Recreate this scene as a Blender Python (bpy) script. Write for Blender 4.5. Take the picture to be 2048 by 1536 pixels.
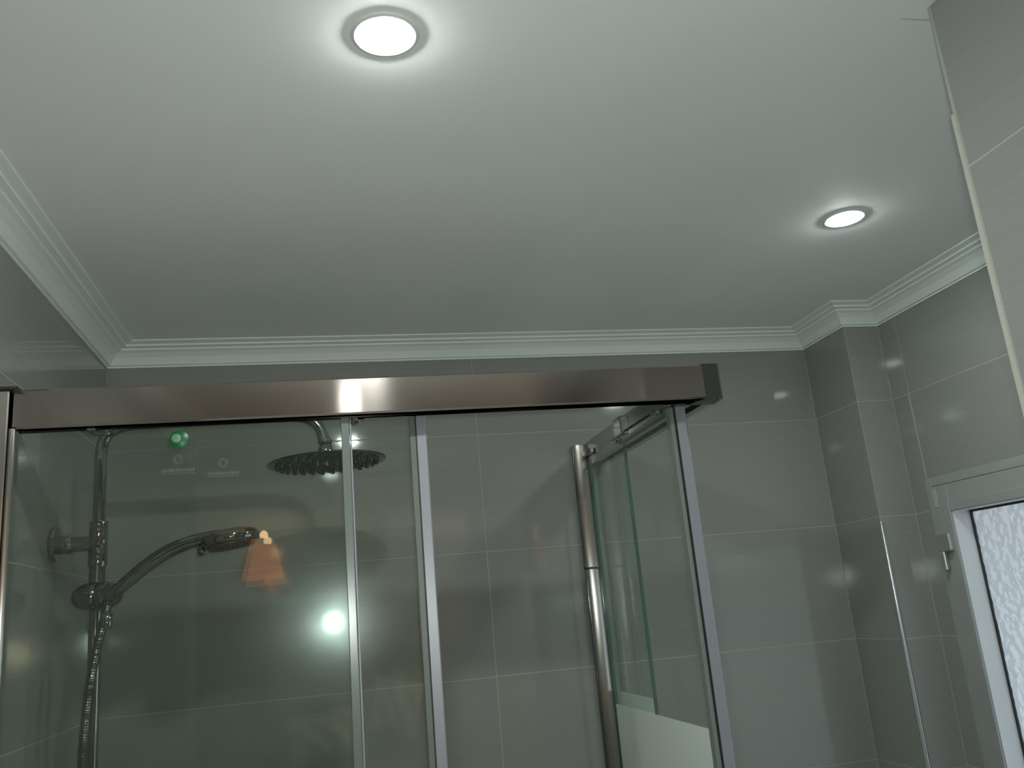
import bpy, bmesh, math, random
from mathutils import Vector, Matrix
random.seed(7)
S = bpy.context.scene
for o in list(bpy.data.objects):
    bpy.data.objects.remove(o)

E = 1.55                      # eye height: most coordinates below are measured from the eye
# ------------------------------------------------------------------ camera
cam_d = bpy.data.cameras.new('camera')
cam = bpy.data.objects.new('camera', cam_d)
S.collection.objects.link(cam)
cam_d.sensor_width = 36.0
cam_d.lens = 36.0 * 1732.0 / 2048.0
cam_d.clip_start = 0.01
R3 = Matrix(((0.97645935, 0.03257557, -0.21322749),
             (-0.19727992, -0.26485647, -0.94389178),
             (-0.08722249, 0.96373746, -0.25219507)))
cam.matrix_world = Matrix.Translation((0, 0, E)) @ R3.to_4x4()
S.camera = cam
# ------------------------------------------------------------------ world: overcast sky outside the frosted window
W = bpy.data.worlds.new('world'); S.world = W; W.use_nodes = True
nt = W.node_tree; nt.nodes.clear()
wo = nt.nodes.new('ShaderNodeOutputWorld'); bg = nt.nodes.new('ShaderNodeBackground')
tc = nt.nodes.new('ShaderNodeTexCoord'); sp = nt.nodes.new('ShaderNodeSeparateXYZ'); cr = nt.nodes.new('ShaderNodeValToRGB')
nt.links.new(tc.outputs['Generated'], sp.inputs[0]); nt.links.new(sp.outputs['Z'], cr.inputs[0])
cr.color_ramp.elements[0].position = -0.0; cr.color_ramp.elements[0].color = (0.50, 0.53, 0.55, 1)
cr.color_ramp.elements[1].position = 0.25; cr.color_ramp.elements[1].color = (0.86, 0.94, 1.0, 1)
nt.links.new(cr.outputs[0], bg.inputs[0]); bg.inputs[1].default_value = 2.6
nt.links.new(bg.outputs[0], wo.inputs[0])
# ------------------------------------------------------------------ lights
LAMP_STRENGTH = 425.0         # the two recessed downlights
FLASH_W = 18.5                 # the phone's own flash, beside the lens
fl = bpy.data.lights.new('camera_flash', 'SPOT'); fl.spot_size = math.radians(125); fl.spot_blend = 1.0; fl.energy = FLASH_W; fl.shadow_soft_size = 0.010
fl.color = (0.90, 1.0, 0.96)
flo = bpy.data.objects.new('camera_flash', fl); S.collection.objects.link(flo)
flo.matrix_world = Matrix.Translation((0.012, -0.01, E + 0.020)) @ R3.to_4x4()
bl = bpy.data.lights.new('bedroom_fill', 'POINT'); bl.energy = 24.0; bl.shadow_soft_size = 0.08; bl.color = (1.0, 0.74, 0.52)  # unseen warm fill, added to brighten the pillows mirrored in the glass
blo = bpy.data.objects.new('bedroom_fill', bl); S.collection.objects.link(blo); blo.location = (1.22, -2.8, E + 0.0)
S.view_settings.view_transform = 'Standard'
S.view_settings.look = 'None'
S.view_settings.gamma = 1.0
S.view_settings.use_curve_mapping = False
S.view_settings.exposure = 0.05
S.cycles.use_denoising = True
S.cycles.max_bounces = 14
S.cycles.transparent_max_bounces = 24
S.cycles.glossy_bounces = 8
S.cycles.sample_clamp_indirect = 6.0
S.cycles.caustics_reflective = True

# ------------------------------------------------------------------ helpers
def node_mat(name):
    m = bpy.data.materials.new(name); m.use_nodes = True
    return m, m.node_tree, m.node_tree.nodes['Principled BSDF']

def simple(name, col, rough=0.5, metal=0.0, **kw):
    m, t, p = node_mat(name)
    p.inputs['Base Color'].default_value = (*col, 1); p.inputs['Roughness'].default_value = rough
    p.inputs['Metallic'].default_value = metal
    for k, v in kw.items(): p.inputs[k.replace('_', ' ')].default_value = v
    return m

def noisy(name, c1, c2, rough, scale=(1, 1, 1), nscale=20.0, metal=0.0, bump=0.0, detail=4.0, coat=0.0, bdist=0.001):
    m, t, p = node_mat(name)
    tcn = t.nodes.new('ShaderNodeTexCoord'); mp = t.nodes.new('ShaderNodeMapping'); nz = t.nodes.new('ShaderNodeTexNoise')
    rp = t.nodes.new('ShaderNodeValToRGB')
    mp.inputs['Scale'].default_value = scale; nz.inputs['Scale'].default_value = nscale; nz.inputs['Detail'].default_value = detail
    t.links.new(tcn.outputs['Object'], mp.inputs[0]); t.links.new(mp.outputs[0], nz.inputs['Vector'])
    t.links.new(nz.outputs['Fac'], rp.inputs[0])
    rp.color_ramp.elements[0].position = 0.35; rp.color_ramp.elements[0].color = (*c1, 1)
    rp.color_ramp.elements[1].position = 0.65; rp.color_ramp.elements[1].color = (*c2, 1)
    t.links.new(rp.outputs[0], p.inputs['Base Color'])
    p.inputs['Roughness'].default_value = rough; p.inputs['Metallic'].default_value = metal
    p.inputs['Coat Weight'].default_value = coat
    if bump:
        b = t.nodes.new('ShaderNodeBump'); b.inputs['Strength'].default_value = bump; b.inputs['Distance'].default_value = bdist
        t.links.new(nz.outputs['Fac'], b.inputs['Height']); t.links.new(b.outputs[0], p.inputs['Normal'])
    return m

def glass_mat(name, tint, smudge=0.05, r1=0.22):
    """thin clear sheet: tinted transparency, sharp fresnel mirror, a faint soft sheen from water marks"""
    m = bpy.data.materials.new(name); m.use_nodes = True; t = m.node_tree; t.nodes.clear()
    out = t.nodes.new('ShaderNodeOutputMaterial')
    tr = t.nodes.new('ShaderNodeBsdfTransparent'); tr.inputs[0].default_value = (*tint, 1)
    gl = t.nodes.new('ShaderNodeBsdfGlossy'); gl.inputs['Roughness'].default_value = 0.0; gl.inputs[0].default_value = (1, 1, 1, 1)
    fr = t.nodes.new('ShaderNodeFresnel'); fr.inputs[0].default_value = 1.5
    mx = t.nodes.new('ShaderNodeMixShader')
    geo = t.nodes.new('ShaderNodeNewGeometry'); inv = t.nodes.new('ShaderNodeMath'); inv.operation = 'SUBTRACT'
    inv.inputs[0].default_value = 1.0; t.links.new(geo.outputs['Backfacing'], inv.inputs[1])
    mul = t.nodes.new('ShaderNodeMath'); mul.operation = 'MULTIPLY'
    t.links.new(fr.outputs[0], mul.inputs[0]); t.links.new(inv.outputs[0], mul.inputs[1])
    t.links.new(mul.outputs[0], mx.inputs[0]); t.links.new(tr.outputs[0], mx.inputs[1]); t.links.new(gl.outputs[0], mx.inputs[2])
    g2 = t.nodes.new('ShaderNodeBsdfGlossy'); g2.inputs['Roughness'].default_value = r1; g2.inputs[0].default_value = (0.9, 1, 0.97, 1)
    tcn = t.nodes.new('ShaderNodeTexCoord'); nz = t.nodes.new('ShaderNodeTexNoise'); nz.inputs['Scale'].default_value = 7.0
    nz.inputs['Detail'].default_value = 5.0
    t.links.new(tcn.outputs['Object'], nz.inputs['Vector'])
    mr = t.nodes.new('ShaderNodeMapRange'); mr.inputs[1].default_value = 0.3; mr.inputs[2].default_value = 0.7
    mr.inputs[3].default_value = smudge * 0.4; mr.inputs[4].default_value = smudge * 1.6
    t.links.new(nz.outputs['Fac'], mr.inputs[0])
    m2 = t.nodes.new('ShaderNodeMixShader'); t.links.new(mr.outputs[0], m2.inputs[0])
    t.links.new(mx.outputs[0], m2.inputs[1]); t.links.new(g2.outputs[0], m2.inputs[2])
    t.links.new(m2.outputs[0], out.inputs[0])
    return m

def emit(name, col, s):
    m = bpy.data.materials.new(name); m.use_nodes = True; t = m.node_tree; t.nodes.clear()
    out = t.nodes.new('ShaderNodeOutputMaterial'); e = t.nodes.new('ShaderNodeEmission')
    e.inputs[0].default_value = (*col, 1); e.inputs[1].default_value = s
    t.links.new(e.outputs[0], out.inputs[0]); return m

class MB:
    """collects shapes in eye-relative coordinates and links them as ONE mesh object"""
    def __init__(s): s.bm = bmesh.new()
    def box(s, x0, x1, y0, y1, z0, z1, bev=0.0, seg=1, M=None):
        r = bmesh.ops.create_cube(s.bm, size=1.0); v = r['verts']
        mt = Matrix.Translation(((x0+x1)/2, (y0+y1)/2, (z0+z1)/2)) @ Matrix.Diagonal((abs(x1-x0), abs(y1-y0), abs(z1-z0), 1))
        bmesh.ops.transform(s.bm, matrix=mt, verts=v)
        if bev:
            ed = list({e for q in v for e in q.link_edges})
            rr = bmesh.ops.bevel(s.bm, geom=ed, offset=bev, segments=seg, affect='EDGES', profile=0.6)
            v = list({q for q in rr['verts']} | {q for q in v if q.is_valid})
        if M is not None: bmesh.ops.transform(s.bm, matrix=M, verts=[q for q in v if q.is_valid])
        return s
    def tube(s, pts, rad, n=20, cap=True):
        pts = [Vector(p) for p in pts]
        rads = rad if isinstance(rad, (list, tuple)) else [rad]*len(pts)
        rings = []; up = None
        for i, p in enumerate(pts):
            d = (pts[min(i+1, len(pts)-1)] - pts[max(i-1, 0)]).normalized()
            if up is None:
                up = Vector((0, 0, 1)) if abs(d.z) < 0.9 else Vector((1, 0, 0))
            a = (up - d*up.dot(d)).normalized(); b = d.cross(a); up = a
            rings.append([s.bm.verts.new(p + (a*math.cos(2*math.pi*k/n) + b*math.sin(2*math.pi*k/n))*rads[i]) for k in range(n)])
        for i in range(len(rings)-1):
            for k in range(n):
                f = s.bm.faces.new((rings[i][k], rings[i][(k+1) % n], rings[i+1][(k+1) % n], rings[i+1][k])); f.smooth = True
        if cap:
            s.bm.faces.new(rings[0][::-1]); s.bm.faces.new(rings[-1])
        return s
    def lathe(s, prof, M, n=32):
        """prof: list of (radius, height) turned about local z, placed by M"""
        rings = []
        for r, h in prof:
            if r < 1e-6: rings.append([s.bm.verts.new(M @ Vector((0, 0, h)))])
            else: rings.append([s.bm.verts.new(M @ Vector((r*math.cos(2*math.pi*k/n), r*math.sin(2*math.pi*k/n), h))) for k in range(n)])
        for a, b in zip(rings, rings[1:]):
            for k in range(n):
                q = [a[k % len(a)], a[(k+1) % len(a)], b[(k+1) % len(b)], b[k % len(b)]]
                u = []
                for w in q:
                    if w not in u: u.append(w)
                if len(u) >= 3:
                    f = s.bm.faces.new(u); f.smooth = True
        return s
    def prism(s, poly, axis, a0, a1):
        """poly of 2-D points swept along an axis ('x','y','z')"""
        def P(p, a):
            return {'x': (a, p[0], p[1]), 'y': (p[0], a, p[1]), 'z': (p[0], p[1], a)}[axis]
        A = [s.bm.verts.new(P(p, a0)) for p in poly]; B = [s.bm.verts.new(P(p, a1)) for p in poly]
        n = len(poly)
        for k in range(n): s.bm.faces.new((A[k], A[(k+1) % n], B[(k+1) % n], B[k]))
        s.bm.faces.new(A[::-1]); s.bm.faces.new(B)
        return s
    def build(s, name, mat, parent=None, M=None, smooth_angle=None):
        if M is not None: bmesh.ops.transform(s.bm, matrix=M, verts=s.bm.verts)
        off = Vector((0, 0, E))
        if parent is not None: off = off - world_loc(parent)
        bmesh.ops.translate(s.bm, vec=off, verts=s.bm.verts)
        bmesh.ops.recalc_face_normals(s.bm, faces=s.bm.faces)
        for e in s.bm.edges:
            if len(e.link_faces) == 2 and (e.link_faces[0].smooth != e.link_faces[1].smooth or e.calc_face_angle(0) > 1.0): e.smooth = False
        me = bpy.data.meshes.new(name); s.bm.to_mesh(me); s.bm.free()
        me.materials.append(mat)
        o = bpy.data.objects.new(name, me); S.collection.objects.link(o)
        if parent is not None: o.parent = parent
        return o

def world_loc(o):
    v = Vector((0, 0, 0))
    while o is not None: v += o.location; o = o.parent
    return v

def thing(name, label, cat, loc=(0, 0, 0), group=None):
    o = bpy.data.objects.new(name, None); S.collection.objects.link(o)
    o.empty_display_size = 0.05
    o.location = (loc[0], loc[1], loc[2] + E); o['label'] = label; o['category'] = cat
    if group: o['group'] = group
    return o

def tag(o, label, cat, group=None):
    o['label'] = label; o['category'] = cat
    if group: o['group'] = group
    return o

def struct(o):
    o['kind'] = 'structure'; return o

def RZ(a, c):  # turn about a vertical axis through c
    return Matrix.Translation(c) @ Matrix.Rotation(a, 4, 'Z') @ Matrix.Translation(-Vector(c))

def bez(p0, p1, p2, p3, n):
    p0, p1, p2, p3 = map(Vector, (p0, p1, p2, p3))
    return [p0*(1-t)**3 + p1*3*t*(1-t)**2 + p2*3*t*t*(1-t) + p3*t**3 for t in [i/n for i in range(n+1)]]

# ------------------------------------------------------------------ materials
M_ceiling = noisy('ceiling_paint', (0.91, 0.93, 0.915), (0.93, 0.95, 0.935), 0.7, nscale=3.0, bump=0.05, bdist=0.002)
M_cornice = simple('cornice_plaster', (0.90, 0.95, 0.935), 0.55)
def tile_mat(name, k):
    m, t, p = node_mat(name)
    tcn = t.nodes.new('ShaderNodeTexCoord'); mp = t.nodes.new('ShaderNodeMapping'); mp.inputs['Scale'].default_value = (2.0, 2.0, 160.0)
    n1 = t.nodes.new('ShaderNodeTexNoise'); n1.inputs['Scale'].default_value = 3.0; n1.inputs['Detail'].default_value = 5.0
    t.links.new(tcn.outputs['Object'], mp.inputs[0]); t.links.new(mp.outputs[0], n1.inputs['Vector'])
    oi = t.nodes.new('ShaderNodeObjectInfo')
    rp = t.nodes.new('ShaderNodeValToRGB'); t.links.new(n1.outputs['Fac'], rp.inputs[0])
    rp.color_ramp.elements[0].position = 0.3; rp.color_ramp.elements[0].color = (0.285*k, 0.292*k, 0.276*k, 1)
    rp.color_ramp.elements[1].position = 0.7; rp.color_ramp.elements[1].color = (0.315*k, 0.322*k, 0.303*k, 1)
    hs = t.nodes.new('ShaderNodeHueSaturation'); t.links.new(rp.outputs[0], hs.inputs['Color'])
    mr = t.nodes.new('ShaderNodeMapRange'); t.links.new(oi.outputs['Random'], mr.inputs[0])
    mr.inputs[3].default_value = 0.97; mr.inputs[4].default_value = 1.03; t.links.new(mr.outputs[0], hs.inputs['Value'])
    t.links.new(hs.outputs[0], p.inputs['Base Color'])
    p.inputs['Roughness'].default_value = 0.065
    p.inputs['Specular IOR Level'].default_value = 0.5
    n2 = t.nodes.new('ShaderNodeTexNoise'); n2.inputs['Scale'].default_value = 4.0
    t.links.new(tcn.outputs['Object'], n2.inputs['Vector'])
    b = t.nodes.new('ShaderNodeBump'); b.inputs['Strength'].default_value = 0.10; b.inputs['Distance'].default_value = 0.002
    t.links.new(n2.outputs['Fac'], b.inputs['Height']); t.links.new(b.outputs[0], p.inputs['Normal'])
    return m
M_tile = tile_mat('ceramic_tile', 1.0)
M_grout = simple('grout', (0.42, 0.42, 0.375), 0.8)
M_trim = simple('metal_corner_trim', (0.72, 0.73, 0.76), 0.22, 0.9)
M_chrome = noisy('chrome', (0.29, 0.30, 0.295), (0.33, 0.34, 0.33), 0.05, nscale=8, metal=1.0)
M_darkchrome = simple('dark_chrome', (0.24, 0.25, 0.24), 0.14, 1.0)
def brushed(name, col, axis):
    m, t, p = node_mat(name)
    p.inputs['Metallic'].default_value = 1.0
    tcn = t.nodes.new('ShaderNodeTexCoord'); mp = t.nodes.new('ShaderNodeMapping')
    sc = [500.0, 500.0, 500.0]; sc['xyz'.index(axis)] = 0.5
    mp.inputs['Scale'].default_value = sc
    nz = t.nodes.new('ShaderNodeTexNoise'); nz.inputs['Scale'].default_value = 4.0; nz.inputs['Detail'].default_value = 3.0
    t.links.new(tcn.outputs['Object'], mp.inputs[0]); t.links.new(mp.outputs[0], nz.inputs['Vector'])
    rp = t.nodes.new('ShaderNodeValToRGB'); t.links.new(nz.outputs['Fac'], rp.inputs[0])
    rp.color_ramp.elements[0].color = (col[0]*0.96, col[1]*0.96, col[2]*0.96, 1); rp.color_ramp.elements[1].color = (*col, 1)
    t.links.new(rp.outputs[0], p.inputs['Base Color'])
    mr = t.nodes.new('ShaderNodeMapRange'); t.links.new(nz.outputs['Fac'], mr.inputs[0])
    mr.inputs[3].default_value = 0.10; mr.inputs[4].default_value = 0.125; t.links.new(mr.outputs[0], p.inputs['Roughness'])
    p.inputs['Anisotropic'].default_value = 0.93
    tg = t.nodes.new('ShaderNodeCombineXYZ')
    tg.inputs['Z' if axis != 'z' else 'X'].default_value = 1.0
    t.links.new(tg.outputs[0], p.inputs['Tangent'])
    return m
M_rail = brushed('brushed_aluminium', (0.46, 0.41, 0.38), 'x')
M_railside = simple('side_rail_aluminium', (0.36, 0.37, 0.36), 0.25, 1.0)
M_post = simple('satin_post_metal', (0.60, 0.57, 0.53), 0.27, 1.0, Anisotropic=0.9)
_t = M_post.node_tree; _c = _t.nodes.new('ShaderNodeCombineXYZ'); _c.inputs['X'].default_value = 1.0; _t.links.new(_c.outputs[0], _t.nodes['Principled BSDF'].inputs['Tangent'])
M_edgedark = simple('side_profile_grey', (0.22, 0.26, 0.24), 0.3)
M_cap = simple('corner_cap_plastic', (0.065, 0.065, 0.055), 0.35, 0.3)
M_glass = glass_mat('tinted_shower_glass', (0.925, 0.955, 0.935), 0.006, 0.19)
M_glassb = glass_mat('side_shower_glass', (0.95, 0.975, 0.96), 0.012, 0.2)
M_edge = simple('glass_edge', (0.06, 0.14, 0.115), 0.15)
M_seal = simple('pale_magnetic_seal', (0.31, 0.32, 0.365), 0.30, 0.0)
M_sealclear = simple('clear_seal_lip', (0.17, 0.205, 0.185), 0.2, 0.0)
M_black = simple('black_rubber', (0.02, 0.022, 0.02), 0.5)
def frost_mat():
    m = bpy.data.materials.new('frosted_film'); m.use_nodes = True; t = m.node_tree; t.nodes.clear()
    out = t.nodes.new('ShaderNodeOutputMaterial'); d = t.nodes.new('ShaderNodeBsdfDiffuse'); tl = t.nodes.new('ShaderNodeBsdfTranslucent')
    d.inputs[0].default_value = (0.93, 0.96, 0.90, 1); tl.inputs[0].default_value = (0.93, 0.96, 0.92, 1)
    mx = t.nodes.new('ShaderNodeMixShader'); mx.inputs[0].default_value = 0.45
    t.links.new(d.outputs[0], mx.inputs[1]); t.links.new(tl.outputs[0], mx.inputs[2]); t.links.new(mx.outputs[0], out.inputs[0]); return m
M_frost = frost_mat()
M_green = simple('green_sticker', (0.006, 0.12, 0.035), 0.35)
M_greenlight = simple('sticker_print', (0.16, 0.30, 0.21), 0.35)
M_faint = simple('faint_print', (0.17, 0.20, 0.18), 0.5)
M_alu = noisy('window_aluminium', (0.33, 0.35, 0.34), (0.36, 0.38, 0.37), 0.38, nscale=6)
M_aluw = simple('window_bead', (0.70, 0.72, 0.74), 0.35)
M_white = simple('white_enamel', (0.80, 0.81, 0.80), 0.3)

# ------------------------------------------------------------------ room numbers (x right, y away, z up from the eye)
XL, XP, XR, YB, YP, ZC = -0.513, 1.366, 1.470, 2.180, 1.975, 0.705
XN, YN = 0.780, 0.824          # the nearer wall block on the right
YF = -0.45                     # wall behind the camera
FLOOR = -E
T = 0.008                      # tile thickness (tile faces lie on the planes above)

# ------------------------------------------------------------------ shell
struct(MB().box(-2.6, 2.6, -3.5, YB+0.3, FLOOR-0.1, FLOOR).build('floor', noisy('floor_tile', (0.78, 0.79, 0.76), (0.82, 0.83, 0.80), 0.4, nscale=5)))
struct(MB().box(-2.6, 2.6, -3.5, YB+0.3, ZC, ZC+0.1).build('ceiling', M_ceiling))

def tiles(parent, plane, c, u0, u1, uj, vj, hole=None, flip=1):
    """one box per tile. plane 'y': faces at y=c looking to -y, u=x ; plane 'x': faces at x=c, u=y, flip=+1 body lies at x>c"""
    g = 0.0009
    us = sorted([u for u in uj if u0 + 0.004 < u < u1 - 0.004] + [u0, u1])
    vs = sorted([v for v in vj if FLOOR < v < ZC] + [FLOOR, ZC])
    cells = []
    for a, b in zip(us, us[1:]):
        for d, e in zip(vs, vs[1:]):
            if hole and a < hole[1] and b > hole[0] and d < hole[3] and e > hole[2]:
                h0, h1, h2, h3 = hole
                if a < h0: cells.append((a, h0, d, e))
                if b > h1: cells.append((h1, b, d, e))
                m0, m1 = max(a, h0), min(b, h1)
                if e > h3: cells.append((m0, m1, h3, e))
                if d < h2: cells.append((m0, m1, d, h2))
            else: cells.append((a, b, d, e))
    for a, b, d, e in cells:
        if b-a < 0.006 or e-d < 0.006: continue
        m = MB(); j = random.uniform(-0.0003, 0.0003)
        if plane == 'y': m.box(a+g, b-g, c+j, c+T, d+g, e-g, bev=0.0008)
        else:
            x0, x1 = (c+j, c+T) if flip > 0 else (c-T, c+j)
            m.box(x0, x1, a+g, b-g, d+g, e-g, bev=0.0008)
        m.build('tile', M_tile, parent)

VJ = [0.149 + 0.30*k for k in range(-6, 3)]
G = 0.0005                 # grout lies this far behind the tile faces
wb = struct(MB().box(-2.6, 2.6, YB+G, YB+0.25, FLOOR, ZC).build('wall_back', M_grout))
tiles(wb, 'y', YB, XL, XP, [0.389], VJ)
wl = struct(MB().box(XL-0.2, XL-G, YF, YB+0.1, FLOOR, ZC).build('wall_left', M_grout))
tiles(wl, 'x', XL, YF, YB, [1.28, 0.38], VJ, flip=-1)
# boxed column in the far right corner
wc = struct(MB().box(XP+G, XR+0.2, YP+G, YB+0.1, FLOOR, ZC).build('wall_column', M_grout))
tiles(wc, 'x', XP, YP, YB, [], VJ)
tiles(wc, 'y', YP, XP, XR, [], VJ)
# right wall with the window opening
WY0, WY1, WZ0, WZ1 = 0.95, 1.909, -0.75, 0.227
m = MB()
m.box(XR+G, XR+0.2, YN-0.3, WY0, FLOOR, ZC); m.box(XR+G, XR+0.2, WY1, YP+0.1, FLOOR, ZC)
m.box(XR+G, XR+0.2, WY0, WY1, FLOOR, WZ0); m.box(XR+G, XR+0.2, WY0, WY1, WZ1, ZC)
wr = struct(m.build('wall_right', M_grout))
tiles(wr, 'x', XR, YN, YP, [1.906, 1.006], VJ, hole=(WY0, WY1, WZ0, WZ1))
wn = struct(MB().box(XN+G, XR+0.25, YF, YN, FLOOR, ZC).build('wall_near', M_grout))
tiles(wn, 'x', XN, YF, YN-0.004, [0.524-0.9], [0.475 + 0.30*k for k in range(-7, 1)])
struct(MB().box(XN-0.001, XN+0.009, YN-0.0035, YN+0.004, FLOOR, 0.55, bev=0.001).build('trim_1', simple('beige_trim', (0.50, 0.50, 0.44), 0.4)))
# wall behind with the doorway into the bedroom
DX0, DX1, DZ = -0.50, 0.77, 0.60
m = MB(); m.box(XL-0.2, DX0, YF-0.12, YF, FLOOR, ZC); m.box(DX1, XR+0.25, YF-0.12, YF, FLOOR, ZC); m.box(DX0, DX1, YF-0.12, YF, DZ, ZC)
struct(m.build('wall_front', simple('front_wall_tile', (0.42, 0.42, 0.40), 0.3)))
M_bed = simple('bedroom_paint', (0.17, 0.135, 0.11), 0.8)
m = MB(); m.box(-2.6, 2.6, -3.6, -3.5, FLOOR, ZC); m.box(-2.7, -2.6, -3.6, YF, FLOOR, ZC); m.box(2.6, 2.7, -3.6, YF, FLOOR, ZC)
struct(m.build('wall_bedroom', M_bed))

# metal tile trim on the column's corner
struct(MB().tube([(XP, YP, FLOOR), (XP, YP, 0.135)], 0.0060, 12).build('trim_2', M_trim))

# ------------------------------------------------------------------ cornice
def cornice(path, name):
    prof = [(0.000, 0.0), (0.0035, 0.0), (0.0035, 0.0035), (0.010, 0.0045), (0.013, 0.010), (0.020, 0.021), (0.031, 0.030),
            (0.040, 0.034), (0.040, 0.0375), (0.046, 0.0385), (0.053, 0.0400), (0.053, 0.0440), (0.062, 0.0455), (0.070, 0.0475), (0.070, 0.0505), (0, 0.0505)]
    bm = bmesh.new(); n = len(path); rows = []
    for i, p in enumerate(path):
        p = Vector(p)
        def nrm(a, b):
            d = (Vector(b)-Vector(a)).normalized(); return Vector((d.y, -d.x))   # interior lies to the right of travel
        n1 = nrm(path[i-1], path[i]) if i else None; n2 = nrm(path[i], path[i+1]) if i < n-1 else None
        if n1 is None: o = n2
        elif n2 is None: o = n1
        else: o = (n1+n2) / (1 + n1.dot(n2))
        rows.append([bm.verts.new((p.x+o.x*u, p.y+o.y*u, ZC-0.0505+v)) for u, v in prof])
    for a, b in zip(rows, rows[1:]):
        for k in range(len(prof)-1): bm.faces.new((a[k], a[k+1], b[k+1], b[k]))
    bm.faces.new(rows[0][::-1]); bm.faces.new(rows[-1])
    q = MB(); q.bm.free(); q.bm = bm
    return q.build(name, M_cornice)
struct(cornice([(XL, YF), (XL, YB), (XP, YB), (XP, YP), (XR, YP), (XR, YN)], 'trim_3'))
# hairline joint in the ceiling paint beside the near wall
struct(MB().box(0.757, 0.80, 0.8445, 0.8465, ZC-0.0006, ZC+0.001).build('trim_4', simple('joint_grey', (0.60, 0.62, 0.60), 0.9)))

# ------------------------------------------------------------------ downlights
def downlight(x, y, label, lens=None):
    t = thing('recessed_downlight', label, 'light', (x, y, ZC), 'recessed ceiling downlights')
    Mx = Matrix.Translation((x, y, ZC)) @ Matrix.Rotation(math.pi, 4, 'X')
    MB().lathe([(0.035, 0.001), (0.0355, 0.0025), (0.038, 0.0030), (0.0415, 0.0020), (0.043, 0.0), (0.043, -0.001)], Mx, 48).build('trim_ring', simple('downlight_ring', (0.80, 0.80, 0.76), 0.45), t)
    MB().lathe([(0.0350, -0.001), (0.0350, 0.001), (0.030, 0.0045), (0.020, 0.0068), (0.010, 0.0080), (0, 0.0084)], Mx, 48).build('lamp_lens', lens or M_lens, t)
    return t
M_lens = emit('lit_downlight_lens', (0.93, 1.0, 0.955), LAMP_STRENGTH)
downlight(0.0898, 0.934, 'round lit recessed downlight, the larger one nearest overhead')
downlight(0.02, 0.16, 'added round lit downlight, unseen behind the viewer', emit('added_lamp_lens', (0.95, 1.0, 0.93), LAMP_STRENGTH*0.12))  # unseen lamp, added for more bounce light on the ceiling
downlight(1.038, 1.428, 'round lit recessed downlight near the right wall, the smaller farther one', emit('weaker_lit_lens', (0.93, 1.0, 0.955), LAMP_STRENGTH*0.5))

# ------------------------------------------------------------------ window in the right wall
wn1 = struct(bpy.data.objects.new('window_1', None)); S.collection.objects.link(wn1); wn1.location = (XR, WY1, WZ0+E)
def ringbox(name, y0, y1, z0, z1, wy, wz, x0, x1, mat, parent, bev=0.001):
    m = MB(); m.box(x0, x1, y1-wy, y1, z0, z1, bev); m.box(x0, x1, y0, y0+wy, z0, z1, bev)
    m.box(x0, x1, y0+wy, y1-wy, z1-wz, z1, bev); m.box(x0, x1, y0+wy, y1-wy, z0, z0+wz, bev)
    return m.build(name, mat, parent)
fr = ringbox('window_frame', WY0, WY1, WZ0, WZ1, 0.022, 0.022, XR-0.006, XR+0.07, M_alu, wn1)
sa = ringbox('window_sash', WY0+0.020, WY1-0.020, WZ0+0.020, WZ1-0.024, 0.062, 0.064, XR-0.014, XR+0.055, M_alu, wn1)
ringbox('sash_lip', WY0+0.060, WY1-0.060, WZ0+0.062, WZ1-0.066, 0.0225, 0.0225, XR-0.018, XR-0.013, M_alu, sa)
# white glazing bead facing into the opening, then the dark gasket
gy0, gy1, gz0, gz1 = WY0+0.082, WY1-0.082, WZ0+0.084, WZ1-0.088
ringbox('glazing_bead', gy0-0.002, gy1+0.0006, gz0-0.002, gz1+0.0006, 0.0026, 0.0026, XR-0.012, XR+0.034, M_aluw, sa, 0)
ringbox('gasket', gy0, gy1, gz0, gz1, 0.007, 0.007, XR+0.034, XR+0.040, M_black, sa, 0.0005)
def pane_mat():
    m = bpy.data.materials.new('hammered_obscure_glass'); m.use_nodes = True; t = m.node_tree; t.nodes.clear()
    out = t.nodes.new('ShaderNodeOutputMaterial')
    rf = t.nodes.new('ShaderNodeBsdfRefraction'); rf.inputs['IOR'].default_value = 1.35; rf.inputs['Roughness'].default_value = 0.15
    rf.inputs[0].default_value = (0.9, 0.95, 0.97, 1)
    tl = t.nodes.new('ShaderNodeBsdfTranslucent'); tl.inputs[0].default_value = (0.80, 0.86, 0.92, 1)
    gl = t.nodes.new('ShaderNodeBsdfGlossy'); gl.inputs['Roughness'].default_value = 0.08
    tcn = t.nodes.new('ShaderNodeTexCoord'); vo = t.nodes.new('ShaderNodeTexVoronoi'); vo.feature = 'SMOOTH_F1'; vo.inputs['Scale'].default_value = 60.0
    nz = t.nodes.new('ShaderNodeTexNoise'); nz.inputs['Scale'].default_value = 40.0
    ad = t.nodes.new('ShaderNodeMath'); ad.operation = 'ADD'
    t.links.new(tcn.outputs['Object'], vo.inputs['Vector']); t.links.new(tcn.outputs['Object'], nz.inputs['Vector'])
    t.links.new(vo.outputs['Distance'], ad.inputs[0]); t.links.new(nz.outputs['Fac'], ad.inputs[1])
    b = t.nodes.new('ShaderNodeBump'); b.inputs['Strength'].default_value = 1.0; b.inputs['Distance'].default_value = 0.012
    t.links.new(ad.outputs[0], b.inputs['Height'])
    for q in (rf, gl): t.links.new(b.outputs[0], q.inputs['Normal'])
    m1 = t.nodes.new('ShaderNodeMixShader'); m1.inputs[0].default_value = 0.5
    t.links.new(rf.outputs[0], m1.inputs[1]); t.links.new(tl.outputs[0], m1.inputs[2])
    m2 = t.nodes.new('ShaderNodeMixShader'); m2.inputs[0].default_value = 0.10
    t.links.new(m1.outputs[0], m2.inputs[1]); t.links.new(gl.outputs[0], m2.inputs[2])
    t.links.new(m2.outputs[0], out.inputs[0]); return m
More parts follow.
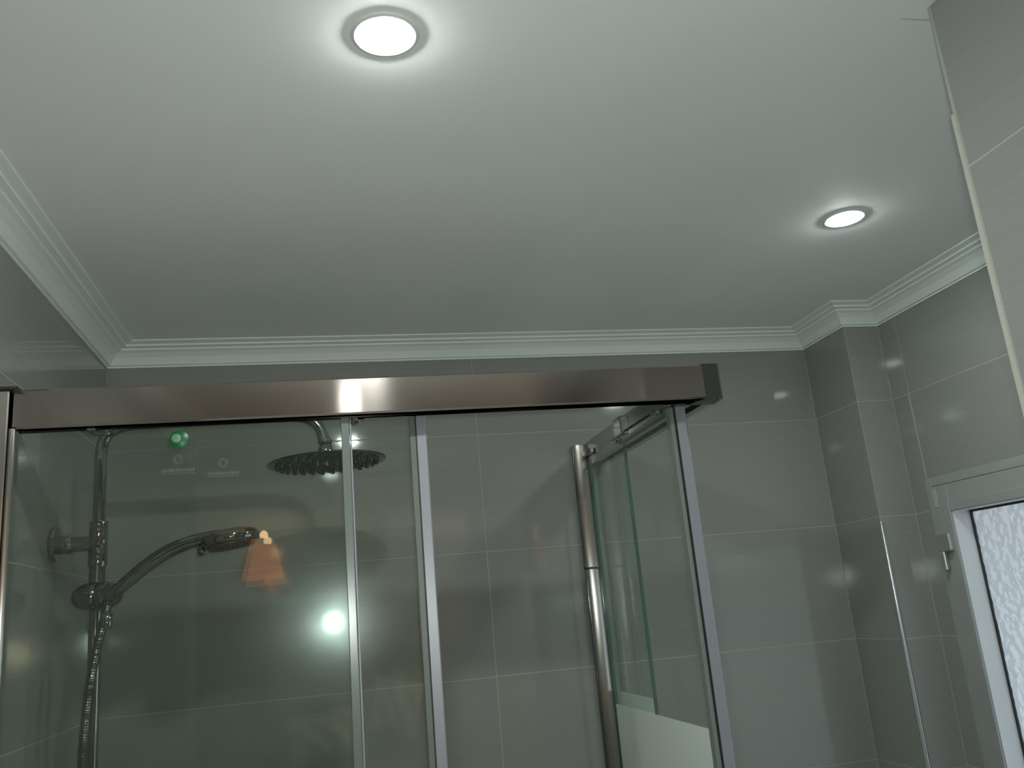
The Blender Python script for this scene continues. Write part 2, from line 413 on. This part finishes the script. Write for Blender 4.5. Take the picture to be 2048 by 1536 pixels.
bm = bmesh.new()
N = 70
vv = [[bm.verts.new((XR+0.0385 + random.uniform(-0.0012, 0.0012), gy0-0.001+(gy1-gy0+0.002)*i/N, gz0-0.001+(gz1-gz0+0.002)*j/N)) for j in range(N+1)] for i in range(N+1)]
for i in range(N):
    for j in range(N):
        f = bm.faces.new((vv[i][j], vv[i+1][j], vv[i+1][j+1], vv[i][j+1])); f.smooth = True
q = MB(); q.bm.free(); q.bm = bm
q.build('window_pane', pane_mat(), wn1)
# lift-off hinge: wide knuckle leaf above a narrower pin barrel
hg = MB().box(XR-0.029, XR-0.013, 1.836, 1.884, 0.046, 0.088, 0.005, 3).build('hinge', simple('hinge_metal', (0.50, 0.50, 0.47), 0.3, 0.7), wn1)
hg['label'] = 'small metal lift-off hinge'
MB().tube([(XR-0.0215, 1.873, 0.004), (XR-0.0215, 1.873, 0.047)], 0.0078, 16).build('hinge_pin', bpy.data.materials['hinge_metal'], hg)
MB().box(XR-0.0155, XR-0.0135, WY1-0.044, WY1-0.030, WZ1-0.075, WZ1-0.030, 0.0005).build('corner_reflection', simple('corner_reflection_tone', (0.42, 0.45, 0.44), 0.35), sa)  # lighter strip standing in for a reflection on the sash corner

# ------------------------------------------------------------------ shower enclosure
RZT, RZB = 0.4125, 0.3475       # rail top and bottom
enc = thing('shower_enclosure', 'glass shower enclosure frame hung from wide brushed metal top rails', 'shower enclosure', (XL, 1.48, FLOOR+0.06))
ROT = RZ(-math.atan(0.030/1.23), (0.10, 1.466, 0))
# front rail: flat brushed face, small rounded edges, returned lips
fy = 1.462
prof = [(fy+0.003, RZB), (fy, RZB+0.003), (fy, RZT-0.003), (fy+0.003, RZT), (fy+0.040, RZT), (fy+0.040, RZB+0.004), (fy+0.036, RZB), (fy+0.028, RZB), (fy+0.028, RZB+0.016), (fy+0.016, RZB+0.016), (fy+0.016, RZB)]
MB().prism(prof, 'x', XL+0.0275, 0.695).build('front_rail', M_rail, enc, ROT)
# dark corner cap joining the two rails, with a fixing screw
cc = MB().prism([(0.692, fy-0.0005), (0.722, fy-0.0005), (0.727, fy+0.0045), (0.727, fy+0.050), (0.680, fy+0.050), (0.680, fy+0.030)], 'z', RZB-0.001, RZT+0.001).build('corner_cap', M_cap, enc, ROT)
MB().lathe([(0.0, -0.002), (0.0025, -0.0018), (0.004, 0), (0.004, 0.004)], Matrix.Translation((0.719, fy+0.006, RZB-0.001)), 12).build('screw', M_chrome, cc, ROT)
# side rail (runs to the back wall)
XS = 0.672
prof = [(XS, RZB), (XS, RZT-0.004), (XS+0.004, RZT), (XS+0.046, RZT), (XS+0.050, RZT-0.004), (XS+0.050, RZB), (XS+0.034, RZB), (XS+0.034, RZB+0.02), (XS+0.012, RZB+0.02), (XS+0.012, RZB)]
MB().prism(prof, 'y', 1.500, YB-0.0005).build('side_rail', M_railside, enc)
# left wall channel: fluted aluminium post
m = MB().box(XL+0.0005, XL+0.024, 1.466, 1.506, FLOOR+0.10, RZT-0.003, 0.002, 2)
m.tube([(XL+0.027, 1.478, FLOOR+0.10), (XL+0.027, 1.478, RZB)], 0.006, 12)
m.build('wall_channel', M_post, enc)
MB().box(XL+0.0005, XL+0.038, 1.459, 1.507, RZT-0.003, RZT+0.0015, 0.001).build('channel_cap', M_cap, enc)
# post on the back wall: rounded fluted profile in two lengths with a dark joint clip
def post(z0, z1, w, name):
    cx = 0.6565; pr = []
    for k in range(33):
        a = math.pi*k/32
        pr.append((cx - w/2*math.cos(a), YB - 0.010 - 0.012*math.sin(a)))
    pr = [(cx-w/2, YB-0.0005)] + pr + [(cx+w/2, YB-0.0005)]
    o = MB().prism(pr[::-1], 'z', z0, z1)
    for f in o.bm.faces: f.smooth = len(f.verts) == 4
    o = o.build(name, M_post, enc)
    MB().tube([(cx-w/2-0.002, YB-0.011, z0), (cx-w/2-0.002, YB-0.011, z1)], 0.0028, 10).build('post_bead', M_chrome, o)
    MB().tube([(cx+w/2+0.002, YB-0.011, z0), (cx+w/2+0.002, YB-0.011, z1)], 0.0028, 10).build('post_bead', M_chrome, o)
    return o
post(0.089, 0.405, 0.036, 'wall_post')
p2 = post(FLOOR+0.10, 0.084, 0.034, 'wall_post')
m = MB().box(0.6375, 0.6755, YB-0.0245, YB-0.0005, 0.0838, 0.0892, 0.0006)
m.build('joint_clip', M_black, enc)
for dx in (-0.010, 0.0, 0.011):
    MB().lathe([(0, 0.002), (0.0026, 0.0014), (0.0032, 0)], Matrix.Translation((0.6565+dx, YB-0.0245, 0.0865)) @ Matrix.Rotation(math.pi/2, 4, 'X'), 12).build('clip_screw', M_chrome, enc)

def pane(name, x0, x1, y0, y1, z0, z1, mat, parent, band=None):
    o = MB().box(x0, x1, y0, y1, z0, z1).build(name, mat, parent)
    return o
GB = FLOOR + 0.12
# fixed front pane, edge profile
gp = pane('fixed_pane', XL+0.026, 0.030, 1.487, 1.493, GB, RZB+0.010, M_glass, enc)
m = MB().box(0.028, 0.042, 1.484, 1.4955, GB, RZB-0.001, 0.0012, 2); m.build('edge_profile', M_sealclear, gp)
MB().box(0.0425, 0.0455, 1.4845, 1.495, GB, RZB-0.002, 0.0008).build('seal_lip', M_seal, gp)
m = MB().box(XL+0.03, 0.026, 1.4862, 1.4868, GB+0.1, -0.262); m.build('frosted_band', M_frost, gp)
# fixed side pane near the back wall
gs = pane('fixed_pane', 0.690, 0.696, 1.925, YB-0.004, GB, RZB+0.010, M_glassb, enc)
MB().box(0.6895, 0.6965, 1.9215, 1.9250, GB, RZB-0.001).build('glass_edge', M_edge, gs)
MB().box(0.6893, 0.6899, 1.93, YB-0.015, GB+0.1, -0.214).build('frosted_band', M_frost, gs)
MB().box(0.684, 0.702, YB-0.012, YB-0.0005, GB, RZB-0.001, 0.001).build('wall_seal', M_edgedark, enc)
# bottom tray
tr = MB().box(XL+0.001, 0.735, 1.440, YB-0.001, FLOOR, FLOOR+0.09, 0.008, 3)
tag(tr.build('shower_tray', M_white), 'white shower tray under the glass enclosure', 'shower tray')
m = MB().box(XL+0.02, 0.715, 1.468, 1.505, FLOOR+0.091, FLOOR+0.125, 0.003); m.box(0.680, 0.715, 1.508, YB-0.002, FLOOR+0.091, FLOOR+0.125, 0.003)
m.build('bottom_rail', M_railside, enc)

def roller(parent, c, axis):
    """wheel carriage: bracket plate, grooved wheel, clamp boss through the glass"""
    Mt = Matrix.Translation(c) @ (Matrix.Rotation(math.pi/2, 4, 'X') if axis == 'y' else Matrix.Rotation(math.pi/2, 4, 'Y'))
    r = MB().lathe([(0, 0.010), (0.007, 0.010), (0.009, 0.0075), (0.014, 0.006), (0.016, 0.004), (0.013, 0.0), (0.016, -0.004), (0.014, -0.006), (0, -0.006)], Mt, 28).build('roller', M_chrome, parent)
    x, y, z = c
    if axis == 'y': MB().box(x-0.020, x+0.020, y-0.012, y-0.007, z-0.012, z+0.020, 0.002, 2).build('bracket', M_darkchrome, r)
    else: MB().box(x-0.010, x+0.006, y-0.026, y+0.026, z-0.018, z+0.026, 0.003, 2).build('bracket', M_darkchrome, r)
    return r
# sliding front door, pushed open behind the fixed pane
fd = thing('shower_door', 'sliding glass shower door pushed open behind the front fixed pane, with pale edge seal', 'shower door', (-0.15, 1.52, GB))
g = MB().box(-0.455, 0.150, 1.516, 1.522, GB+0.02, RZB+0.015).build('glass_pane', M_glass, fd, Matrix.Translation((0, 1.519, 0.34)) @ Matrix.Rotation(math.radians(-0.22), 4, 'X') @ Matrix.Rotation(math.radians(-0.12), 4, 'Z') @ Matrix.Translation((0, -1.519, -0.34)))
MB().box(0.148, 0.1585, 1.5135, 1.5245, GB+0.02, RZB+0.012, 0.001).build('edge_profile', M_sealclear, fd)
MB().box(0.1585, 0.1605, 1.5125, 1.5255, GB+0.02, RZB+0.012).build('seal_gap', M_black, fd)
sl = MB().prism([(0.1605, 1.513), (0.176, 1.5115), (0.178, 1.5135), (0.178, 1.5245), (0.176, 1.5265), (0.1605, 1.525)], 'z', GB+0.02, RZB+0.012)
sl.build('magnetic_seal', M_seal, fd)
for x in (-0.375, 0.050):
    roller(fd, (x, 1.530, RZB+0.012), 'y')
    MB().lathe([(0, -0.004), (0.006, -0.0035), (0.008, 0.0), (0.008, 0.006)], Matrix.Translation((x+0.0, 1.500, RZB-0.001)), 16).build('adjuster', M_chrome, fd)
m = MB().box(-0.45, 0.146, 1.5153, 1.5158, GB+0.1, -0.268); m.build('frosted_band', M_frost, fd)
# sliding side door, closed against the front corner
sd = thing('shower_door', 'sliding side glass door with white frosted band and tall pale closing seal', 'shower door', (0.655, 1.8, GB))
pane('glass_pane', 0.652, 0.658, 1.520, 2.085, GB+0.02, RZB+0.010, M_glassb, sd)
MB().box(0.6515, 0.6585, 2.085, 2.0875, GB+0.02, RZB+0.008).build('glass_edge', M_edge, sd)
MB().box(0.6470, 0.6505, 1.502, 1.5225, GB+0.02, RZB-0.002).build('seal_gap', M_black, sd)
MB().box(0.6390, 0.6470, 1.503, 1.5225, GB+0.02, RZB-0.002, 0.001).build('edge_profile', M_edgedark, sd)
sl = MB().prism([(0.6505, 1.5025), (0.668, 1.500), (0.671, 1.503), (0.671, 1.520), (0.668, 1.5225), (0.6505, 1.5225)], 'z', GB+0.02, RZB-0.002)
sl.build('magnetic_seal', M_seal, sd)
MB().box(0.6508, 0.6514, 1.53, 2.080, GB+0.1, -0.2335).build('frosted_band', M_frost, sd)
for y in (1.585, 1.845):
    r = roller(sd, (0.662, y, 0.378), 'x')
    MB().tube([(0.662, y+0.02, 0.366), (0.662, y+0.07, 0.366)], 0.003, 10).build('spring_rod', M_chrome, r)
    MB().lathe([(0, 0.006), (0.005, 0.005), (0.007, 0.0), (0.007, -0.004)], Matrix.Translation((0.651, y, 0.352)) @ Matrix.Rotation(-math.pi/2, 4, 'Y'), 16).build('clamp_boss', M_chrome, r)
MB().box(0.661, 0.6715, 1.56, 1.90, 0.352, 0.366, 0.001).build('carriage_bar', M_darkchrome, sd)
MB().box(0.6625, 0.6715, 1.60, 1.83, 0.370, 0.398, 0.002).build('carriage_plate', M_darkchrome, sd)
MB().box(0.658, 0.671, 2.09, 2.16, 0.370, 0.384, 0.002).build('door_stop', M_chrome, enc)

# ------------------------------------------------------------------ green sticker and faint print on the front glass
ys = 1.4868
st = MB().lathe([(0, 0.0), (0.0152, 0.0), (0.0155, -0.0003)], Matrix.Translation((-0.2357, ys, 0.3215)) @ Matrix.Rotation(math.pi/2, 4, 'X'), 40).build('sticker', M_green)
tag(st, 'round green sticker on the front shower glass just under the rail', 'sticker')
MB().lathe([(0, 0.0), (0.0072, 0.0), (0.0075, -0.0002)], Matrix.Translation((-0.2400, ys-0.0003, 0.3235)) @ Matrix.Rotation(math.pi/2, 4, 'X'), 32).build('printed_circle', M_greenlight, st)

def print_mat():
    m = bpy.data.materials.new('faint_etched_print'); m.use_nodes = True; t = m.node_tree; t.nodes.clear()
    out = t.nodes.new('ShaderNodeOutputMaterial'); a = t.nodes.new('ShaderNodeBsdfTransparent'); d = t.nodes.new('ShaderNodeBsdfDiffuse')
    d.inputs[0].default_value = (0.5, 0.56, 0.53, 1); mx = t.nodes.new('ShaderNodeMixShader'); mx.inputs[0].default_value = 0.07
    t.links.new(a.outputs[0], mx.inputs[1]); t.links.new(d.outputs[0], mx.inputs[2]); t.links.new(mx.outputs[0], out.inputs[0]); return m
M_print = print_mat()
def etched(cx, cz, w):
    m = MB()
    Mt = Matrix.Translation((cx, ys, cz+0.018)) @ Matrix.Rotation(math.pi/2, 4, 'X')
    m.lathe([(0.004, 0), (0.0085, 0)], Mt, 24)
    for k in range(12):
        x = cx - w/2 + w*(k+0.15)/12
        m.box(x, x + w/12*0.7, ys-0.0002, ys, cz-0.0025, cz+0.003)
    m.box(cx-w/2, cx+w/2, ys-0.0002, ys, cz-0.0055, cz-0.0042)
    return m.build('etched_mark', M_print, gp)
etched(-0.2365, 0.2695, 0.052)
etched(-0.166, 0.2605, 0.050)

# ------------------------------------------------------------------ shower column
PX, PY = -0.4325, 1.812
col = thing('shower_column', 'chrome shower column with wide round rain head over the glass enclosure', 'shower', (PX, PY, -0.75))
pts = [(PX, PY, -0.75), (PX, PY, -0.3), (PX, PY, 0.35)]
pts += bez((PX, PY, 0.362), (PX, PY, 0.405), (PX+0.012, PY, 0.424), (PX+0.062, PY, 0.4265), 12)
pts += [(-0.25, PY-0.004, 0.4275)]
pts += bez((-0.075, PY-0.008, 0.4285), (-0.030, PY-0.008, 0.4290), (-0.004, PY-0.008, 0.415), (-0.002, PY-0.008, 0.368), 12)
MB().tube(pts, 0.0118, 24).build('riser_pipe', M_chrome, col)
hy = PY-0.008
# swivel joint and rain head
MB().lathe([(0, 0.030), (0.010, 0.029), (0.0135, 0.022), (0.0135, 0.016), (0.011, 0.014), (0.0135, 0.010), (0.0155, 0.0), (0.0155, -0.012), (0.012, -0.016), (0.02, -0.0185), (0, -0.0185)],
           Matrix.Translation((0.001, hy, 0.352)), 28).build('swivel_joint', M_chrome, col)
HX, HZ = 0.004, 0.3285
Mh = Matrix.Translation((HX, hy, HZ)) @ Matrix.Rotation(math.radians(-1.5), 4, 'Y')
rh = MB().lathe([(0, 0.006), (0.03, 0.0055), (0.105, 0.003), (0.1195, 0.0015), (0.1205, 0.0), (0.1195, -0.0018), (0.112, -0.003), (0, -0.003)], Mh, 64).build('rain_head', noisy('rain_head_metal', (0.20, 0.22, 0.21), (0.26, 0.28, 0.27), 0.12, nscale=10, metal=1.0), col)
m = MB()
for ring in range(1, 7):
    r_ = 0.0170*ring
    for k in range(5*ring):
        a = 2*math.pi*k/(5*ring)
        m.lathe([(0.0046, -0.0028), (0.0040, -0.0085), (0, -0.0092)], Mh @ Matrix.Translation((r_*math.cos(a), r_*math.sin(a), 0)), 7)
o = m.build('nozzle_grid', simple('grey_nozzle_rubber', (0.05, 0.06, 0.055), 0.45), rh); o['kind'] = 'stuff'
# wall bracket: flange, arm, collar on the riser
MX = Matrix.Rotation(math.pi/2, 4, 'Y')
wbk = MB().lathe([(0, 0.002), (0.0335, 0.002), (0.0345, 0.006), (0.033, 0.011), (0.017, 0.014), (0.017, 0.017), (0, 0.017)], Matrix.Translation((XL-0.0015, PY, 0.197)) @ MX, 36).build('wall_bracket', M_chrome, col)
MB().lathe([(0.0165, 0.012), (0.0175, 0.014), (0.0175, 0.035), (0.0165, 0.0365), (0.0145, 0.0370), (0.0145, 0.072), (0, 0.072)], Matrix.Translation((XL, PY, 0.195)) @ MX, 28).build('bracket_arm', M_chrome, wbk)
MB().lathe([(0.0119, 0.044), (0.0165, 0.044), (0.0170, 0.042), (0.0170, 0.002), (0.0160, 0.0), (0.0170, -0.002), (0.0170, -0.040), (0.0165, -0.042), (0.0119, -0.042)],
           Matrix.Translation((PX, PY, 0.192)), 28).build('collar', M_chrome, col)
MB().lathe([(0.0119, 0.0), (0.0145, 0.0), (0.0145, -0.030), (0.0119, -0.030)], Matrix.Translation((PX, PY, 0.150)), 28).build('lower_collar', M_darkchrome, col)
# sliding holder: fat round body across the pipe with knob and cradle
Ms = Matrix.Translation((PX+0.004, PY-0.010, 0.0945)) @ Matrix.Rotation(math.pi/2, 4, 'Y')
sl = MB().lathe([(0, -0.046), (0.007, -0.0445), (0.0135, -0.041), (0.0195, -0.034), (0.0240, -0.024), (0.0268, -0.012), (0.0274, -0.0015), (0.0255, 0.0), (0.0274, 0.0015), (0.0268, 0.012), (0.0240, 0.024), (0.0195, 0.034), (0.0135, 0.041), (0.007, 0.0445), (0, 0.046)], Ms, 36).build('slider', M_darkchrome, col)
MB().lathe([(0.011, -0.014), (0.0145, -0.012), (0.0165, 0.010), (0.012, 0.013)], Matrix.Translation((PX+0.034, PY-0.038, 0.0975)) @ Matrix.Rotation(math.radians(50), 4, 'Y'), 24).build('cradle', M_chrome, sl)

# ------------------------------------------------------------------ hand shower resting in the slider
hs = thing('hand_shower', 'chrome hand shower with curved handle held in the slider of the column', 'hand shower', (-0.39, 1.765, 0.09))
hp = [(-0.402, 1.770, 0.086), (-0.3866, 1.764, 0.0990), (-0.3611, 1.760, 0.1197), (-0.3283, 1.757, 0.1450), (-0.2932, 1.755, 0.1655), (-0.2600, 1.754, 0.1775), (-0.2350, 1.754, 0.1825), (-0.2000, 1.754, 0.1870)]
hr = [0.0085, 0.0115, 0.0125, 0.0130, 0.0128, 0.0125, 0.0135, 0.0120]
sm_p, sm_r = [], []
for i in range(len(hp)-1):
    a = Vector(hp[max(i-1, 0)]); b = Vector(hp[i]); c = Vector(hp[i+1]); d = Vector(hp[min(i+2, len(hp)-1)])
    for t_ in (0, .25, .5, .75):
        sm_p.append(0.5*((2*b)+(c-a)*t_+(2*a-5*b+4*c-d)*t_*t_+(3*b-a-3*c+d)*t_**3)); sm_r.append(hr[i]*(1-t_)+hr[i+1]*t_)
sm_p.append(Vector(hp[-1])); sm_r.append(hr[-1])
MB().tube(sm_p, sm_r, 20).build('handle', M_chrome, hs)
Mq = Matrix.Translation((-0.1830, 1.754, 0.1825)) @ Matrix.Rotation(math.radians(-8), 4, 'Y')
hd = MB().lathe([(0, 0.0165), (0.020, 0.0160), (0.040, 0.0125), (0.0525, 0.006), (0.0550, -0.001), (0.0545, -0.009), (0.0515, -0.0125), (0.047, -0.0135), (0, -0.0135)], Mq, 48).build('head', M_chrome, hs)
MB().lathe([(0, -0.0132), (0.046, -0.0132), (0.046, -0.0160), (0.044, -0.0168), (0, -0.0168)], Mq, 40).build('spray_face', M_darkchrome, hd)
m = MB()
for ring in range(1, 6):
    for k in range(6*ring):
        a = 2*math.pi*k/(6*ring)
        m.lathe([(0.0022, -0.0165), (0.0016, -0.0200), (0, -0.0203)], Mq @ Matrix.Translation((0.0082*ring*math.cos(a), 0.0082*ring*math.sin(a), 0)), 7)
o = m.build('nozzle_grid', bpy.data.materials['grey_nozzle_rubber'], hd); o['kind'] = 'stuff'
MB().lathe([(0.0055, 0.006), (0.0075, 0.004), (0.0075, -0.006), (0.005, -0.009), (0, -0.009)], Matrix.Translation((-0.2345, 1.745, 0.1605)), 16).build('spray_lever', M_darkchrome, hs)
# hose, ribbed metal spiral
hp = bez((-0.402, 1.770, 0.086), (-0.404, 1.770, 0.040), (-0.430, 1.765, -0.00), (-0.4345, 1.762, -0.18), 40) + bez((-0.4345, 1.762, -0.18), (-0.436, 1.760, -0.45), (-0.43, 1.72, -0.95), (-0.38, 1.72, -0.98), 40)[1:] + bez((-0.38, 1.72, -0.98), (-0.33, 1.72, -1.0), (PX+0.02, 1.76, -0.86), (PX, PY, -0.75), 24)[1:]
fine, rad = [], []
L = 0
for a, b in zip(hp, hp[1:]):
    seg = (b-a).length; k = max(2, int(seg/0.0011))
    for i in range(k):
        fine.append(a.lerp(b, i/k)); s_ = L + seg*i/k; rad.append(0.0084 + 0.0007*math.sin(2*math.pi*s_/0.0045))
    L += seg
MB().tube(fine, rad, 10).build('hose', M_darkchrome, hs)
MB().lathe([(0.0078, 0.010), (0.0105, 0.008), (0.0105, -0.016), (0.0085, -0.020)], Matrix.Translation((-0.4035, 1.769, 0.052)), 20).build('hose_nut', M_chrome, hs)

# ------------------------------------------------------------------ bedroom seen mirrored in the glass
yb = -2.96
sc_ = thing('wall_lamp', 'glowing orange wall lamp mirrored in the front shower glass', 'lamp', (-0.42, yb, 0.34))
def shade_mat():
    m = bpy.data.materials.new('lit_orange_shade'); m.use_nodes = True; t = m.node_tree; t.nodes.clear()
    out = t.nodes.new('ShaderNodeOutputMaterial'); e = t.nodes.new('ShaderNodeEmission'); e.inputs[0].default_value = (1.0, 0.30, 0.10, 1); e.inputs[1].default_value = 1.8
    t.links.new(e.outputs[0], out.inputs[0]); return m
Ml = Matrix.Translation((-0.42, yb, 0.44))
MB().lathe([(0.134, -0.105), (0.130, -0.09), (0.095, 0.06), (0.070, 0.15), (0.070, 0.152)], Ml, 40).build('lamp_shade', shade_mat(), sc_)
MB().lathe([(0, 0.03), (0.02, 0.02), (0.028, 0.0), (0.02, -0.03), (0.012, -0.05), (0, -0.05)], Matrix.Translation((-0.41, yb, 0.62)), 20).build('bulb', emit('lit_bulb', (1.0, 0.62, 0.30), 14.0), sc_)
M_brass = simple('brass', (0.75, 0.50, 0.16), 0.25, 1.0)
MB().tube(bez((-0.42, yb, 0.60), (-0.42, yb, 0.10), (-0.42, -3.2, 0.18), (-0.42, -3.49, 0.30), 16), 0.009, 12).build('bracket_arm', M_brass, sc_)
MB().lathe([(0, 0.0), (0.06, 0.0), (0.055, 0.02), (0, 0.025)], Matrix.Translation((-0.42, -3.499, 0.30)) @ Matrix.Rotation(-math.pi/2, 4, 'X'), 24).build('wall_plate', M_brass, sc_)
M_linen = noisy('linen', (0.66, 0.60, 0.52), (0.74, 0.68, 0.60), 0.9, nscale=5, bump=0.3, bdist=0.02)
def pillow(loc, w, h, d, rx, ry, label):
    m = MB()
    nu, nv = 24, 18; g_ = {}
    Mt = Matrix.Translation(loc) @ Matrix.Rotation(ry, 4, 'Y') @ Matrix.Rotation(rx, 4, 'X')
    for side in (1, -1):
        for i in range(nu+1):
            for j in range(nv+1):
                u, v = i/nu*2-1, j/nv*2-1
                t_ = ((1-abs(u)**2.6)*(1-abs(v)**2.6))**0.45
                wr_ = 0.012*math.sin(u*9+v*5)*t_
                x = u*w/2*(1-0.10*(1-abs(v))**2*abs(u)); z = v*h/2*(1-0.10*(1-abs(u))**2*abs(v))
                if t_ < 1e-4 and side < 0: g_[(side, i, j)] = g_[(1, i, j)]
                else: g_[(side, i, j)] = m.bm.verts.new(Mt @ Vector((x, side*(d/2*t_+wr_), z)))
        for i in range(nu):
            for j in range(nv):
                f = m.bm.faces.new([g_[(side, i, j)], g_[(side, i+1, j)], g_[(side, i+1, j+1)], g_[(side, i, j+1)]]); f.smooth = True
    return tag(m.build('pillow', M_linen), label, 'pillow', 'pillows mirrored in the glass')
pillow((0.39, -3.22, -0.52), 0.34, 0.36, 0.12, 0.12, 0.25, 'upright white pillow mirrored low in the sliding door glass')
pillow((-0.06, -3.12, -0.66), 0.48, 0.30, 0.20, 0.35, -0.1, 'slumped white pillow mirrored low in the fixed front glass')
bd = thing('bed', 'bed with brown cover standing behind the viewer', 'bed', (0.1, -2.6, FLOOR))
MB().box(-0.75, 0.95, -3.45, -2.0, FLOOR+0.25, -0.84, 0.06, 4).build('mattress', simple('bed_cover', (0.25, 0.15, 0.10), 0.9), bd)
for x in (-0.7, 0.9):
    for y in (-3.4, -2.06): MB().box(x-0.03, x+0.03, y-0.03, y+0.03, FLOOR+0.001, FLOOR+0.26, 0.005).build('leg', M_black, bd)
